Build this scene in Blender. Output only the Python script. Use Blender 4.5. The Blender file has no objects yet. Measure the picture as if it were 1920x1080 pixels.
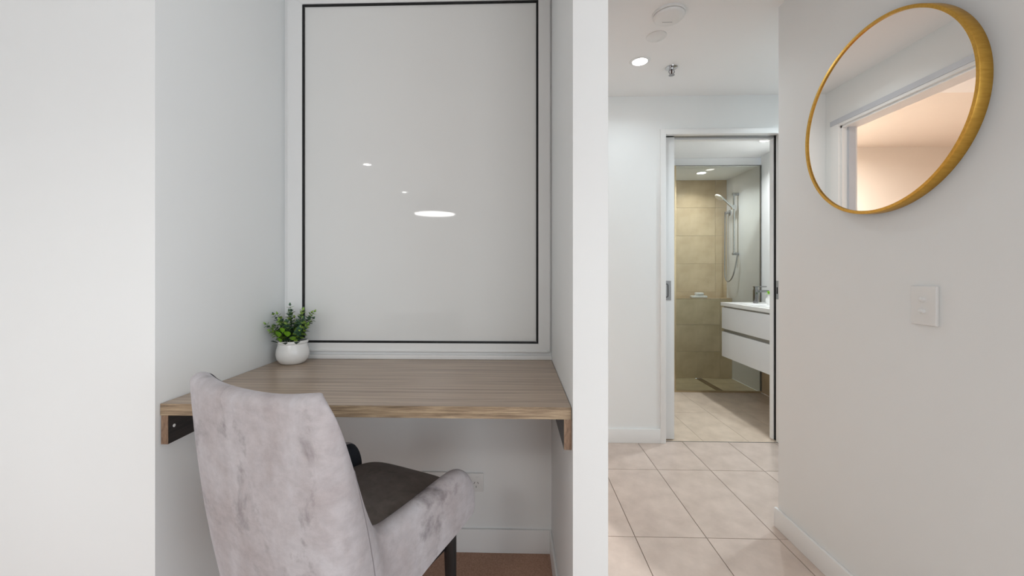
import bpy, bmesh, math, random
from mathutils import Vector, Matrix
random.seed(7)
R = math.radians
sc = bpy.context.scene
COL = sc.collection

# ------------------------------------------------------------------ camera
cam_d = bpy.data.cameras.new('camera')
cam_d.sensor_width = 36.0
cam_d.lens = 773 / 1920 * 36.0
cam_d.shift_x = 16 / 1920
cam_d.shift_y = -28 / 1920
cam_d.clip_start = 0.02
cam = bpy.data.objects.new('camera', cam_d)
COL.objects.link(cam)
cam.location = (0, 0, 1.10)
cam.rotation_euler = (R(90), 0, math.atan(22 / 773))
sc.camera = cam

# ------------------------------------------------------------------ view
sc.view_settings.view_transform = 'Standard'
sc.view_settings.look = 'None'
sc.view_settings.gamma = 1.0
sc.view_settings.use_curve_mapping = False
sc.view_settings.exposure = -0.47

# ------------------------------------------------------------------ sky seen through the living room window
world = bpy.data.worlds.new('sky')
sc.world = world
world.use_nodes = True
bg = world.node_tree.nodes['Background']
bg.inputs[0].default_value = (0.80, 0.90, 1.0, 1)
bg.inputs[1].default_value = 2.0

# ------------------------------------------------------------------ key dimensions (metres, camera over the origin)
CEIL = 2.247
NX0, NX1 = -0.922, 0.143      # desk alcove between its two side walls
YF = 1.03                     # front face of the alcove walls
YN = 1.627                    # alcove back wall
HX = 0.231                    # hall side of the partition
RX, RY = 1.137, 1.815         # right wall face and its outside corner
YE = 2.70                     # hall end wall
LX0, LX1, LY0 = -2.7, 3.2, -4.6
BX, BY = 2.262, 4.475         # bathroom right wall / shower back wall
YB = 3.86                     # shower screen line

def area_light(name, loc, rot, sx, sy, power, col, spread=180, shape='RECTANGLE', parent=None):
    l = bpy.data.lights.new(name, 'AREA')
    l.shape = shape
    l.size = sx
    if shape in ('RECTANGLE', 'ELLIPSE'):
        l.size_y = sy
    l.energy = power
    l.color = col
    l.spread = R(spread)
    o = bpy.data.objects.new(name, l)
    COL.objects.link(o)
    if parent is not None:
        o.parent = parent
        loc = Vector(loc) - parent.location
    o.location = loc
    o.rotation_euler = rot
    return o

# daylight entering by the living room's big window (behind the camera, in the right-hand side wall)
WINY0, WINY1, WINZ0, WINZ1 = -3.6, 0.10, 0.08, 2.14
area_light('window_daylight', (LX1 - 0.03, (WINY0 + WINY1) / 2, (WINZ0 + WINZ1) / 2), (R(90), 0, R(90)),
           WINY1 - WINY0, WINZ1 - WINZ0, 78, (0.87, 0.94, 1.0))
# ... and fill by an added, unseen window in the wall behind the camera
BWX0, BWX1 = 0.45, 2.95
area_light('back_window_fill', ((BWX0 + BWX1) / 2, LY0 + 0.03, (WINZ0 + WINZ1) / 2), (R(90), 0, 0),
           BWX1 - BWX0, WINZ1 - WINZ0, 58, (0.92, 0.96, 1.0))
sc.cycles.max_bounces = 7
sc.cycles.diffuse_bounces = 5
sc.cycles.glossy_bounces = 3
sc.cycles.transmission_bounces = 2
sc.cycles.caustics_reflective = False
sc.cycles.caustics_refractive = False

# ------------------------------------------------------------------ materials
MATS = {}
def rgb(r, g, b):
    def f(c):
        c /= 255
        return c / 12.92 if c <= 0.04045 else ((c + 0.055) / 1.055) ** 2.4
    return (f(r), f(g), f(b), 1)

def mat(name, col, rough=0.5, metal=0.0, spec=0.5, var=0.0, scale=8.0, stretch=(1, 1, 1), col2=None,
        bump=0.0, bscale=200.0, detail=4.0, contrast=(0.35, 0.65), sheen=0.0, coat=0.0, emit=None, estr=0.0):
    if name in MATS:
        return MATS[name]
    m = bpy.data.materials.new(name)
    m.use_nodes = True
    nt = m.node_tree
    b = nt.nodes['Principled BSDF']
    b.inputs['Base Color'].default_value = col
    b.inputs['Roughness'].default_value = rough
    b.inputs['Metallic'].default_value = metal
    b.inputs['Specular IOR Level'].default_value = spec
    b.inputs['Sheen Weight'].default_value = sheen
    b.inputs['Coat Weight'].default_value = coat
    tc = nt.nodes.new('ShaderNodeTexCoord')
    mp = nt.nodes.new('ShaderNodeMapping')
    mp.inputs['Scale'].default_value = stretch
    nt.links.new(tc.outputs['Object'], mp.inputs['Vector'])
    if col2 is None and var > 0:
        col2 = (col[0] * (1 - var), col[1] * (1 - var), col[2] * (1 - var), 1)
    if col2 is not None:
        n = nt.nodes.new('ShaderNodeTexNoise')
        n.inputs['Scale'].default_value = scale
        n.inputs['Detail'].default_value = detail
        n.inputs['Roughness'].default_value = 0.6
        r = nt.nodes.new('ShaderNodeValToRGB')
        r.color_ramp.elements[0].position = contrast[0]
        r.color_ramp.elements[1].position = contrast[1]
        r.color_ramp.elements[0].color = col2
        r.color_ramp.elements[1].color = col
        nt.links.new(mp.outputs[0], n.inputs['Vector'])
        nt.links.new(n.outputs['Fac'], r.inputs[0])
        nt.links.new(r.outputs[0], b.inputs['Base Color'])
    if bump > 0:
        n2 = nt.nodes.new('ShaderNodeTexNoise')
        n2.inputs['Scale'].default_value = bscale
        n2.inputs['Detail'].default_value = 3
        bp = nt.nodes.new('ShaderNodeBump')
        bp.inputs['Strength'].default_value = bump
        bp.inputs['Distance'].default_value = 0.002
        nt.links.new(mp.outputs[0], n2.inputs['Vector'])
        nt.links.new(n2.outputs['Fac'], bp.inputs['Height'])
        nt.links.new(bp.outputs[0], b.inputs['Normal'])
    if emit is not None:
        b.inputs['Emission Color'].default_value = emit
        b.inputs['Emission Strength'].default_value = estr
    MATS[name] = m
    return m

PAINT = mat('wall_paint', (0.868, 0.88, 0.878, 1), 0.6, spec=0.3, var=0.015, scale=1.5, bump=0.05, bscale=350)
CEILP = mat('ceiling_paint', (0.90, 0.90, 0.895, 1), 0.8, spec=0.2, var=0.01, scale=2, bump=0.03, bscale=300)
TRIM = mat('gloss_trim_paint', (0.86, 0.86, 0.855, 1), 0.35, spec=0.45, var=0.01, scale=3)
FRAME = mat('white_window_frame', (0.85, 0.85, 0.845, 1), 0.35, spec=0.45, var=0.01, scale=3)
GASKET = mat('black_rubber', (0.008, 0.008, 0.009, 1), 0.5, var=0.2, scale=20)
BEIGE = mat('warm_beige_paint', rgb(240, 232, 222), 0.7, spec=0.25, var=0.03, scale=1.5)
CARPET = mat('brown_carpet', rgb(192, 156, 136), 0.95, spec=0.1, col2=rgb(162, 128, 110), scale=260, bump=0.6, bscale=420)
GROUT = mat('grout', rgb(150, 136, 126), 0.85, spec=0.2, var=0.1, scale=30)
TILE = mat('floor_tile', rgb(214, 197, 186), 0.38, spec=0.35, col2=rgb(198, 181, 170), scale=9, detail=6, bump=0.03, bscale=90)
BTILE = mat('bath_floor_tile', rgb(222, 204, 186), 0.35, spec=0.4, col2=rgb(204, 186, 168), scale=7, detail=6)
STILE = mat('shower_floor_tile', rgb(204, 188, 154), 0.35, spec=0.4, col2=rgb(186, 169, 136), scale=7, detail=6)
TAN = mat('tan_stone_tile', rgb(203, 181, 150), 0.35, spec=0.4, col2=rgb(188, 165, 134), scale=6, detail=7)
TAUPE = mat('taupe_stone_tile', rgb(224, 206, 176), 0.35, spec=0.4, col2=rgb(204, 186, 154), scale=6, detail=7)
WTILE = mat('white_wall_tile', rgb(226, 226, 226), 0.25, spec=0.4, var=0.02, scale=3)
TAPST = mat('dark_chrome', (0.22, 0.22, 0.22, 1), 0.2, metal=1.0, var=0.1, scale=20)
CHROME = mat('chrome', (0.62, 0.62, 0.63, 1), 0.13, metal=1.0, var=0.05, scale=10)
STEEL = mat('brushed_steel', (0.42, 0.42, 0.43, 1), 0.32, metal=1.0, var=0.15, scale=60, stretch=(1, 1, 8))
SLOTSHADE = mat('slot_shade', (0.006, 0.006, 0.006, 1), 0.9, spec=0.1, var=0.2, scale=20)  # near-black colour stands for the shade inside the slot and strike hole
PLASTIC = mat('white_plastic', (0.82, 0.82, 0.81, 1), 0.3, spec=0.5, var=0.01, scale=10)
CERAMIC = mat('white_ceramic', (0.84, 0.835, 0.82, 1), 0.22, spec=0.5, var=0.01, scale=10)
LACQ = mat('white_lacquer', (0.80, 0.80, 0.81, 1), 0.25, spec=0.5, var=0.01, scale=4)
GOLD = mat('brushed_gold', (0.68, 0.40, 0.085, 1), 0.34, metal=1.0, col2=(0.58, 0.33, 0.065, 1), scale=30, stretch=(1, 6, 6))
BLACKWOOD = mat('black_leg', (0.012, 0.012, 0.013, 1), 0.35, spec=0.5, var=0.2, scale=20)
SOIL = mat('soil', (0.02, 0.016, 0.012, 1), 0.9, var=0.4, scale=120, bump=0.6)
GREEN = mat('dark_green_leaf', rgb(72, 108, 74), 0.5, col2=rgb(46, 78, 62), scale=45)
LIME = mat('bright_green_leaf', rgb(170, 222, 62), 0.45, col2=rgb(128, 186, 50), scale=70)
OLIVE = mat('yellow_green_leaf', rgb(152, 180, 74), 0.5, col2=rgb(104, 140, 60), scale=60)
STEM = mat('stem_green', rgb(74, 92, 50), 0.6, var=0.2, scale=40)
TOWEL = mat('white_towel', (0.8, 0.79, 0.77, 1), 0.95, var=0.05, scale=60, bump=0.5, bscale=300)
PENDANT = mat('grey_lamp_enamel', (0.45, 0.45, 0.44, 1), 0.35, var=0.03, scale=5)
MIRROR = mat('mirror_silver', (0.97, 0.90, 0.85, 1), 0.0, metal=1.0, var=0.004, scale=2)
LED = mat('lit_led_lens', (0.9, 0.9, 0.9, 1), 0.4, var=0.01, emit=(1.0, 0.98, 0.95, 1), estr=42)
BULB = mat('lit_pendant_diffuser', (0.9, 0.9, 0.9, 1), 0.4, var=0.01, emit=(1.0, 0.97, 0.93, 1), estr=16)

def wood(name, ca, cb, cc, stretch, rough=0.42):
    m = bpy.data.materials.new(name)
    m.use_nodes = True
    nt = m.node_tree
    b = nt.nodes['Principled BSDF']
    b.inputs['Roughness'].default_value = rough
    b.inputs['Specular IOR Level'].default_value = 0.45
    tc = nt.nodes.new('ShaderNodeTexCoord')
    mp = nt.nodes.new('ShaderNodeMapping')
    mp.inputs['Scale'].default_value = stretch
    nt.links.new(tc.outputs['Object'], mp.inputs['Vector'])
    n = nt.nodes.new('ShaderNodeTexNoise')
    n.inputs['Scale'].default_value = 1.0
    n.inputs['Detail'].default_value = 8
    n.inputs['Roughness'].default_value = 0.68
    n.inputs['Distortion'].default_value = 0.4
    nt.links.new(mp.outputs[0], n.inputs['Vector'])
    r = nt.nodes.new('ShaderNodeValToRGB')
    r.color_ramp.elements[0].position = 0.30
    r.color_ramp.elements[1].position = 0.70
    r.color_ramp.elements[0].color = ca
    r.color_ramp.elements[1].color = cc
    e = r.color_ramp.elements.new(0.5)
    e.color = cb
    nt.links.new(n.outputs['Fac'], r.inputs[0])
    nt.links.new(r.outputs[0], b.inputs['Base Color'])
    bp = nt.nodes.new('ShaderNodeBump')
    bp.inputs['Strength'].default_value = 0.15
    bp.inputs['Distance'].default_value = 0.001
    nt.links.new(n.outputs['Fac'], bp.inputs['Height'])
    nt.links.new(bp.outputs[0], b.inputs['Normal'])
    MATS[name] = m
    return m
WOODX = wood('oak_along_desk', rgb(132, 113, 98), rgb(172, 153, 135), rgb(194, 175, 155), (2.2, 75, 75), 0.30)
WOODE = wood('oak_front_edge', rgb(86, 70, 56), rgb(150, 129, 105), rgb(190, 169, 140), (7, 60, 170))
WOODD = wood('shaded_bracket_side', rgb(30, 28, 28), rgb(46, 42, 41), rgb(66, 58, 54), (60, 5, 60))  # shade under the desk put into the bracket side colour
WOODY = wood('oak_bracket', rgb(98, 76, 60), rgb(132, 106, 86), rgb(160, 134, 110), (90, 4, 30))

def glass_mat(name, tint, refl=0.08):
    m = bpy.data.materials.new(name)
    m.use_nodes = True
    nt = m.node_tree
    nt.nodes.clear()
    out = nt.nodes.new('ShaderNodeOutputMaterial')
    tr = nt.nodes.new('ShaderNodeBsdfTransparent')
    tr.inputs[0].default_value = tint
    gl = nt.nodes.new('ShaderNodeBsdfGlossy')
    gl.inputs['Roughness'].default_value = 0.01
    fr = nt.nodes.new('ShaderNodeFresnel')
    fr.inputs['IOR'].default_value = 1.28
    mx = nt.nodes.new('ShaderNodeMixShader')
    nt.links.new(fr.outputs[0], mx.inputs[0])
    nt.links.new(tr.outputs[0], mx.inputs[1])
    nt.links.new(gl.outputs[0], mx.inputs[2])
    nt.links.new(mx.outputs[0], out.inputs[0])
    MATS[name] = m
    return m
GLASS = glass_mat('clear_shower_glass', (0.93, 0.95, 0.93, 1))
WINGLASS = glass_mat('clear_window_glass', (0.95, 0.97, 0.97, 1))
PANE = mat('frosted_backpainted_glass', (0.80, 0.80, 0.785, 1), 0.025, spec=0.5, var=0.015, scale=1.2)

def velvet(name, c_light, c_mid, c_dark, sheen):
    m = bpy.data.materials.new(name)
    m.use_nodes = True
    nt = m.node_tree
    L = nt.links
    b = nt.nodes['Principled BSDF']
    b.inputs['Roughness'].default_value = 0.85
    b.inputs['Specular IOR Level'].default_value = 0.15
    b.inputs['Sheen Weight'].default_value = sheen
    b.inputs['Sheen Roughness'].default_value = 0.35
    b.inputs['Sheen Tint'].default_value = (0.85, 0.87, 0.95, 1)
    tc = nt.nodes.new('ShaderNodeTexCoord')
    def noise(scale, detail, dist, st=(1, 1, 1)):
        mp = nt.nodes.new('ShaderNodeMapping')
        mp.inputs['Scale'].default_value = st
        n = nt.nodes.new('ShaderNodeTexNoise')
        n.inputs['Scale'].default_value = scale
        n.inputs['Detail'].default_value = detail
        n.inputs['Distortion'].default_value = dist
        n.inputs['Roughness'].default_value = 0.65
        L.new(tc.outputs['Object'], mp.inputs['Vector'])
        L.new(mp.outputs[0], n.inputs['Vector'])
        return n
    big = noise(7.0, 9, 0.3, (1.2, 1.2, 0.7))
    r1 = nt.nodes.new('ShaderNodeValToRGB')
    r1.color_ramp.elements[0].position = 0.38
    r1.color_ramp.elements[1].position = 0.62
    r1.color_ramp.elements[0].color = c_mid
    r1.color_ramp.elements[1].color = c_light
    L.new(big.outputs['Fac'], r1.inputs[0])
    sm = noise(6.5, 10, 0.5, (1.1, 1.1, 0.9))
    r2 = nt.nodes.new('ShaderNodeValToRGB')
    r2.color_ramp.elements[0].position = 0.54
    r2.color_ramp.elements[1].position = 0.72
    r2.color_ramp.elements[0].color = (0, 0, 0, 1)
    r2.color_ramp.elements[1].color = (1, 1, 1, 1)
    L.new(sm.outputs['Fac'], r2.inputs[0])
    mx = nt.nodes.new('ShaderNodeMix')
    mx.data_type = 'RGBA'
    L.new(r2.outputs[0], mx.inputs[0])
    L.new(r1.outputs[0], mx.inputs[6])
    mx.inputs[7].default_value = c_dark
    mot = noise(34, 6, 0.3, (1, 1, 1.6))
    r3 = nt.nodes.new('ShaderNodeValToRGB')
    r3.color_ramp.elements[0].position = 0.36
    r3.color_ramp.elements[1].position = 0.64
    r3.color_ramp.elements[0].color = (0.90, 0.895, 0.90, 1)
    r3.color_ramp.elements[1].color = (1.03, 1.03, 1.03, 1)
    L.new(mot.outputs['Fac'], r3.inputs[0])
    ml = nt.nodes.new('ShaderNodeMix')
    ml.data_type = 'RGBA'
    ml.blend_type = 'MULTIPLY'
    ml.inputs[0].default_value = 1.0
    L.new(mx.outputs[2], ml.inputs[6])
    L.new(r3.outputs[0], ml.inputs[7])
    L.new(ml.outputs[2], b.inputs['Base Color'])
    fine = noise(260, 3, 0.5)
    bp = nt.nodes.new('ShaderNodeBump')
    bp.inputs['Strength'].default_value = 0.25
    bp.inputs['Distance'].default_value = 0.001
    L.new(fine.outputs['Fac'], bp.inputs['Height'])
    L.new(bp.outputs[0], b.inputs['Normal'])
    MATS[name] = m
    return m
VELVET = velvet('grey_velvet', rgb(192, 188, 191), rgb(176, 168, 169), rgb(112, 105, 107), 0.3)
LINING = velvet('charcoal_lining', rgb(60, 62, 68), rgb(50, 52, 58), rgb(42, 43, 48), 0.05)
SEATV = velvet('charcoal_seat', rgb(140, 133, 128), rgb(126, 119, 115), rgb(108, 102, 99), 0.08)

# ------------------------------------------------------------------ builders
def wloc(o):
    v = Vector((0, 0, 0))
    while o is not None:
        v += o.location
        o = o.parent
    return v

def tag(o, label=None, cat=None, group=None, kind=None):
    if label: o['label'] = label
    if cat: o['category'] = cat
    if group: o['group'] = group
    if kind: o['kind'] = kind
    return o

def empty(name, loc, label=None, cat=None, group=None, kind=None):
    o = bpy.data.objects.new(name, None)
    o.empty_display_size = 0.05
    COL.objects.link(o)
    o.location = loc
    return tag(o, label, cat, group, kind)

def obj(name, bm, m, parent=None, smooth=False, local=False):
    """link a bmesh given in world coordinates (or in the parent's own when local) as one mesh object"""
    bmesh.ops.recalc_face_normals(bm, faces=bm.faces)
    if smooth:
        for f in bm.faces:
            f.smooth = True
    if local:
        off = Vector((0, 0, 0))
    else:
        xs = [v.co for v in bm.verts]
        lo = Vector((min(v.x for v in xs), min(v.y for v in xs), min(v.z for v in xs)))
        hi = Vector((max(v.x for v in xs), max(v.y for v in xs), max(v.z for v in xs)))
        off = Vector(((lo.x + hi.x) / 2, (lo.y + hi.y) / 2, lo.z))
        bmesh.ops.translate(bm, verts=bm.verts, vec=-off)
    me = bpy.data.meshes.new(name)
    bm.to_mesh(me)
    bm.free()
    if smooth:
        me.set_sharp_from_angle(angle=R(42))
    for mm in (m if isinstance(m, (list, tuple)) else [m]):
        me.materials.append(mm)
    o = bpy.data.objects.new(name, me)
    COL.objects.link(o)
    if parent is not None:
        o.parent = parent
        if not local:
            off = off - wloc(parent)
    o.location = off
    return o

def add_box(bm, x0, x1, y0, y1, z0, z1, bev=0.0, seg=2):
    r = bmesh.ops.create_cube(bm, size=1)
    vs = r['verts']
    bmesh.ops.scale(bm, verts=vs, vec=(abs(x1 - x0), abs(y1 - y0), abs(z1 - z0)))
    bmesh.ops.translate(bm, verts=vs, vec=((x0 + x1) / 2, (y0 + y1) / 2, (z0 + z1) / 2))
    if bev > 0:
        es = list({e for v in vs for e in v.link_edges})
        bmesh.ops.bevel(bm, geom=es, offset=bev, segments=seg, affect='EDGES', profile=0.6)

def box(name, x0, x1, y0, y1, z0, z1, m, parent=None, bev=0.0, seg=2, kind=None, label=None, cat=None, group=None):
    bm = bmesh.new()
    add_box(bm, x0, x1, y0, y1, z0, z1, bev, seg)
    o = obj(name, bm, m, parent, smooth=bev > 0)
    return tag(o, label, cat, group, kind)

def boxes(name, lst, m, parent=None, bev=0.0, **k):
    bm = bmesh.new()
    for b in lst:
        add_box(bm, *b, bev)
    return tag(obj(name, bm, m, parent, smooth=bev > 0), **k)

def lathe_bm(profile, n=40, axis='z', centre=(0, 0, 0)):
    """profile: list of (radius, height) from bottom to top; radius 0 closes"""
    bm = bmesh.new()
    rings = []
    for r, h in profile:
        if r < 1e-6:
            rings.append([bm.verts.new((0, 0, h))])
        else:
            rings.append([bm.verts.new((r * math.cos(2 * math.pi * i / n), r * math.sin(2 * math.pi * i / n), h)) for i in range(n)])
    for a, b in zip(rings, rings[1:]):
        for i in range(n):
            j = (i + 1) % n
            if len(a) == 1 and len(b) == 1:
                continue
            if len(a) == 1:
                bm.faces.new((a[0], b[i], b[j]))
            elif len(b) == 1:
                bm.faces.new((a[i], a[j], b[0]))
            else:
                bm.faces.new((a[i], a[j], b[j], b[i]))
    if axis == 'x-':      # height runs along -x
        bmesh.ops.rotate(bm, verts=bm.verts, cent=(0, 0, 0), matrix=Matrix.Rotation(R(-90), 3, 'Y'))
    elif axis == 'y-':
        bmesh.ops.rotate(bm, verts=bm.verts, cent=(0, 0, 0), matrix=Matrix.Rotation(R(90), 3, 'X'))
    elif axis == 'z-':
        bmesh.ops.rotate(bm, verts=bm.verts, cent=(0, 0, 0), matrix=Matrix.Rotation(R(180), 3, 'X'))
    bmesh.ops.translate(bm, verts=bm.verts, vec=centre)
    return bm

def lathe(name, profile, centre, m, parent=None, n=40, axis='z', **k):
    return tag(obj(name, lathe_bm(profile, n, axis, centre), m, parent, smooth=True), **k)

def catmull(pts, n):
    out = []
    P = [Vector(p) for p in pts]
    P = [2 * P[0] - P[1]] + P + [2 * P[-1] - P[-2]]
    segs = len(P) - 3
    for k in range(n + 1):
        t = k / n * segs
        i = min(int(t), segs - 1)
        f = t - i
        a, b, c, d = P[i:i + 4]
        out.append(0.5 * ((2 * b) + (c - a) * f + (2 * a - 5 * b + 4 * c - d) * f * f + (3 * b - a - 3 * c + d) * f ** 3))
    return out

def add_tube(bm, pts, rad, n=10, r_end=None):
    pts = [Vector(p) for p in pts]
    rings = []
    up = Vector((0.13, 0.21, 1)).normalized()
    for i, p in enumerate(pts):
        t = (pts[min(i + 1, len(pts) - 1)] - pts[max(i - 1, 0)]).normalized()
        a = t.cross(up)
        if a.length < 0.05:
            a = t.cross(Vector((1, 0.1, 0)))
        a.normalize()
        b = t.cross(a)
        r = rad if r_end is None else rad + (r_end - rad) * i / (len(pts) - 1)
        rings.append([bm.verts.new(p + a * r * math.cos(2 * math.pi * k / n) + b * r * math.sin(2 * math.pi * k / n)) for k in range(n)])
    for A, B in zip(rings, rings[1:]):
        for k in range(n):
            bm.faces.new((A[k], A[(k + 1) % n], B[(k + 1) % n], B[k]))
    bm.faces.new(rings[0][::-1])
    bm.faces.new(rings[-1])

def tube(name, pts, rad, m, parent=None, n=10, r_end=None, local=False, **k):
    bm = bmesh.new()
    add_tube(bm, pts, rad, n, r_end)
    return tag(obj(name, bm, m, parent, smooth=True, local=local), **k)

def copy_to(o, parent, delta):
    c = o.copy()
    COL.objects.link(c)
    c.parent = parent
    c.location = o.location + Vector(delta)
    return c

# ================================================================== SETTING
S = 'structure'
# ---- floors: carpet in the living room and alcove, tiles in the hall, bathroom and shower
box('floor', LX0, HX - 0.02, 0.45, YN, -0.06, 0.0, CARPET, kind=S, label='brown carpet floor of the desk alcove', cat='floor')
def tiled_floor(name, xs, ys, m, label, joint=0.0035):
    t = empty(name, ((xs[0] + xs[-1]) / 2, (ys[0] + ys[-1]) / 2, -0.06), label, 'floor', kind=S)
    box('grout_bed', xs[0], xs[-1], ys[0], ys[-1], -0.06, -0.0025, GROUT, t)
    cache = {}
    for a, b in zip(xs, xs[1:]):
        for c, d in zip(ys, ys[1:]):
            key = (round(b - a, 4), round(d - c, 4))
            loc = Vector(((a + b) / 2, (c + d) / 2, -0.012)) - t.location
            if key in cache:
                o = cache[key].copy()
                COL.objects.link(o)
                o.location = loc
            else:
                o = box('tile', a + joint / 2, b - joint / 2, c + joint / 2, d - joint / 2, -0.012, 0.0, m, t)
                cache[key] = o
    return t
hx = [HX - 0.02] + [0.5 + 0.2945 * k for k in range(8)] + [2.7]
hy = [-0.05] + [1.735 - 0.595 * k for k in (2, 1, 0)] + [2.33, 2.722]
tiled_floor('floor_hall', hx, hy, TILE, 'pinkish beige tiled floor of the hallway')
boxes('floor_living', [(LX0, LX1, LY0, -0.05, -0.06, 0.0), (LX0, HX - 0.02, -0.05, 0.45, -0.06, 0.0), (2.7, LX1, -0.05, 0.40, -0.06, 0.0)], TILE, kind=S,
      label='pale tiled living room floor behind the viewer', cat='floor')
tiled_floor('floor_bathroom', [0.95, 1.23, 1.5245, 1.819, 2.1135, BX], [2.722, 3.29, YB - 0.01], BTILE, 'beige tiled bathroom floor beyond the doorway', 0.002)
tiled_floor('floor_shower', [1.0, 1.44, 1.885], [YB - 0.01, 4.16, BY], STILE, 'olive tan shower floor left of the drain', 0.003)
tiled_floor('floor_shower_side', [1.945, BX], [YB - 0.01, 4.16, BY], STILE, 'olive tan shower floor right of the drain', 0.003)
box('floor_bedroom', LX0, HX - 0.02, YN + 0.1, 4.0, -0.06, 0.0, CARPET, kind=S, label='bedroom floor behind the alcove window', cat='floor')

# ---- ceilings
box('ceiling', LX0, LX1, LY0, YE, CEIL, CEIL + 0.1, CEILP, kind=S, label='white ceiling of the hallway and living area', cat='ceiling')
box('ceiling_bedroom', LX0, 0.6, YE, 4.0, CEIL, CEIL + 0.1, BEIGE, kind=S, label='bedroom ceiling reflected in the round mirror', cat='ceiling')
box('ceiling_bathroom', 0.85, BX + 0.1, YE + 0.1, 3.914, 2.175, CEIL + 0.1, CEILP, kind=S, label='white bathroom ceiling above the vanity', cat='ceiling')
box('ceiling_shower', 0.85, BX + 0.1, 3.914, BY + 0.1, 2.095, CEIL + 0.1, CEILP, kind=S, label='lower white ceiling over the shower', cat='ceiling')

# ---- walls
box('wall_left', LX0, NX0, YF, YN + 0.1, 0, CEIL, PAINT, kind=S, label='white wall left of the desk alcove', cat='wall', bev=0.002)
box('wall_partition', NX1, HX, YF, YN + 0.1, 0, CEIL, PAINT, kind=S, label='narrow white wall end between the alcove and the hallway', cat='wall', bev=0.002)
box('wall_niche', NX0, NX1, YN, YN + 0.1, 0, 0.775, PAINT, kind=S, label='white alcove wall under the desk', cat='wall')
box('wall_niche_top', NX0, NX1, YN, YN + 0.1, 2.212, CEIL, PAINT, kind=S, label='white strip of wall above the alcove window', cat='wall')
box('wall_right', RX, RX + 0.115, 0.30, RY, 0, CEIL, PAINT, kind=S, label='white wall with the round mirror and light switch', cat='wall', bev=0.002)
box('wall_hall_return', RX + 0.115, 2.7, RY - 0.1, RY, 0, CEIL, PAINT, kind=S, label='hidden return wall of the hallway behind the right wall', cat='wall')
box('wall_hall_side', 2.7, 2.8, RY - 0.1, YE + 0.1, 0, CEIL, PAINT, kind=S, label='hidden side wall of the hallway', cat='wall')
# end wall with the bathroom doorway
DX0, DX1, DZ = 0.972, 1.706, 2.000
box('wall_end_left', HX - 0.088, DX0 - 0.01, YE, YE + 0.11, 0, CEIL, PAINT, kind=S, label='white hallway end wall left of the bathroom doorway', cat='wall')
box('wall_end_right', DX1 + 0.012, 2.8, YE, YE + 0.11, 0, CEIL, PAINT, kind=S, label='white hallway end wall right of the bathroom doorway', cat='wall')
box('wall_end_top', DX0 - 0.01, DX1 + 0.012, YE, YE + 0.11, DZ + 0.012, CEIL, PAINT, kind=S, label='white wall over the bathroom doorway', cat='wall')
# hall left wall holding the bedroom door (seen only in the mirror)
BDY0, BDY1, BDZ = 1.745, 2.585, 2.004
box('wall_hall_over_door', NX1, HX, YN + 0.1, BDY1, BDZ, CEIL, PAINT, kind=S, label='white hallway wall over the bedroom doorway', cat='wall')
box('wall_hall_beside_door', NX1, HX, BDY1, YE, 0, CEIL, PAINT, kind=S, label='white hallway wall beside the bedroom doorway', cat='wall')
# bedroom
box('wall_bedroom_back', LX0, 0.6, 3.85, 3.95, 0, CEIL, BEIGE, kind=S, label='beige bedroom wall reflected in the round mirror', cat='wall')
box('wall_bedroom_left', LX0 - 0.1, LX0, YN + 0.1, 3.95, 0, CEIL, BEIGE, kind=S, label='beige bedroom side wall', cat='wall')
box('wall_bedroom_right', 0.6, 0.7, YE + 0.11, 3.95, 0, CEIL, BEIGE, kind=S, label='beige bedroom wall backing onto the bathroom', cat='wall')
# living room behind the camera
box('wall_living_left', LX0 - 0.1, LX0, LY0, YN + 0.1, 0, CEIL, PAINT, kind=S, label='white living room side wall', cat='wall')
boxes('wall_living_right', [(LX1, LX1 + 0.1, LY0, WINY0, 0, CEIL), (LX1, LX1 + 0.1, WINY1, 0.30, 0, CEIL),
                            (LX1, LX1 + 0.1, WINY0, WINY1, WINZ1, CEIL), (LX1, LX1 + 0.1, WINY0, WINY1, 0, WINZ0)], PAINT,
      kind=S, label='white living room wall around the big window', cat='wall')
box('wall_living_return', RX + 0.115, LX1 + 0.1, 0.30, 0.40, 0, CEIL, PAINT, kind=S, label='white living room return wall behind the mirror wall', cat='wall')
boxes('wall_back', [(LX0 - 0.1, BWX0, LY0 - 0.1, LY0, 0, CEIL), (BWX1, LX1 + 0.1, LY0 - 0.1, LY0, 0, CEIL),
                    (BWX0, BWX1, LY0 - 0.1, LY0, WINZ1, CEIL), (BWX0, BWX1, LY0 - 0.1, LY0, 0, WINZ0)], PAINT,
      kind=S, label='white living room wall behind the viewer', cat='wall')
# bathroom
def tiled_wall(name, x0, x1, zs, xs, y0, y1, m, label, depth=0.008):
    t = empty(name, ((x0 + x1) / 2, y1, zs[0]), label, 'wall', kind=S)
    box('grout_bed', x0, x1, y0 + depth, y1, zs[0], zs[-1], mat('tan_grout', rgb(150, 130, 100), 0.8, var=0.05), t)
    cache = {}
    for a, b in zip(xs, xs[1:]):
        for c, d in zip(zs, zs[1:]):
            key = (round(b - a, 4), round(d - c, 4))
            if key in cache:
                o = cache[key].copy()
                COL.objects.link(o)
                o.location = cache[key].location + Vector((a - cache[key]['a'], 0, c - cache[key]['c']))
            else:
                o = box('tile', a + 0.001, b - 0.001, y0, y0 + depth + 0.002, c + 0.001, d - 0.001, m, t)
                cache[key] = o
                o['a'] = a; o['c'] = c
    for o in cache.values():
        del o['a']; del o['c']
    return t
tiled_wall('wall_shower_back', 0.95, BX, [0.0, 0.30, 0.60, 0.90, 1.20, 1.50, 1.80, 2.095], [0.95, 1.54, 2.14, BX], BY, BY + 0.1, TAN,
           'tan stone tiled back wall of the shower')
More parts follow.
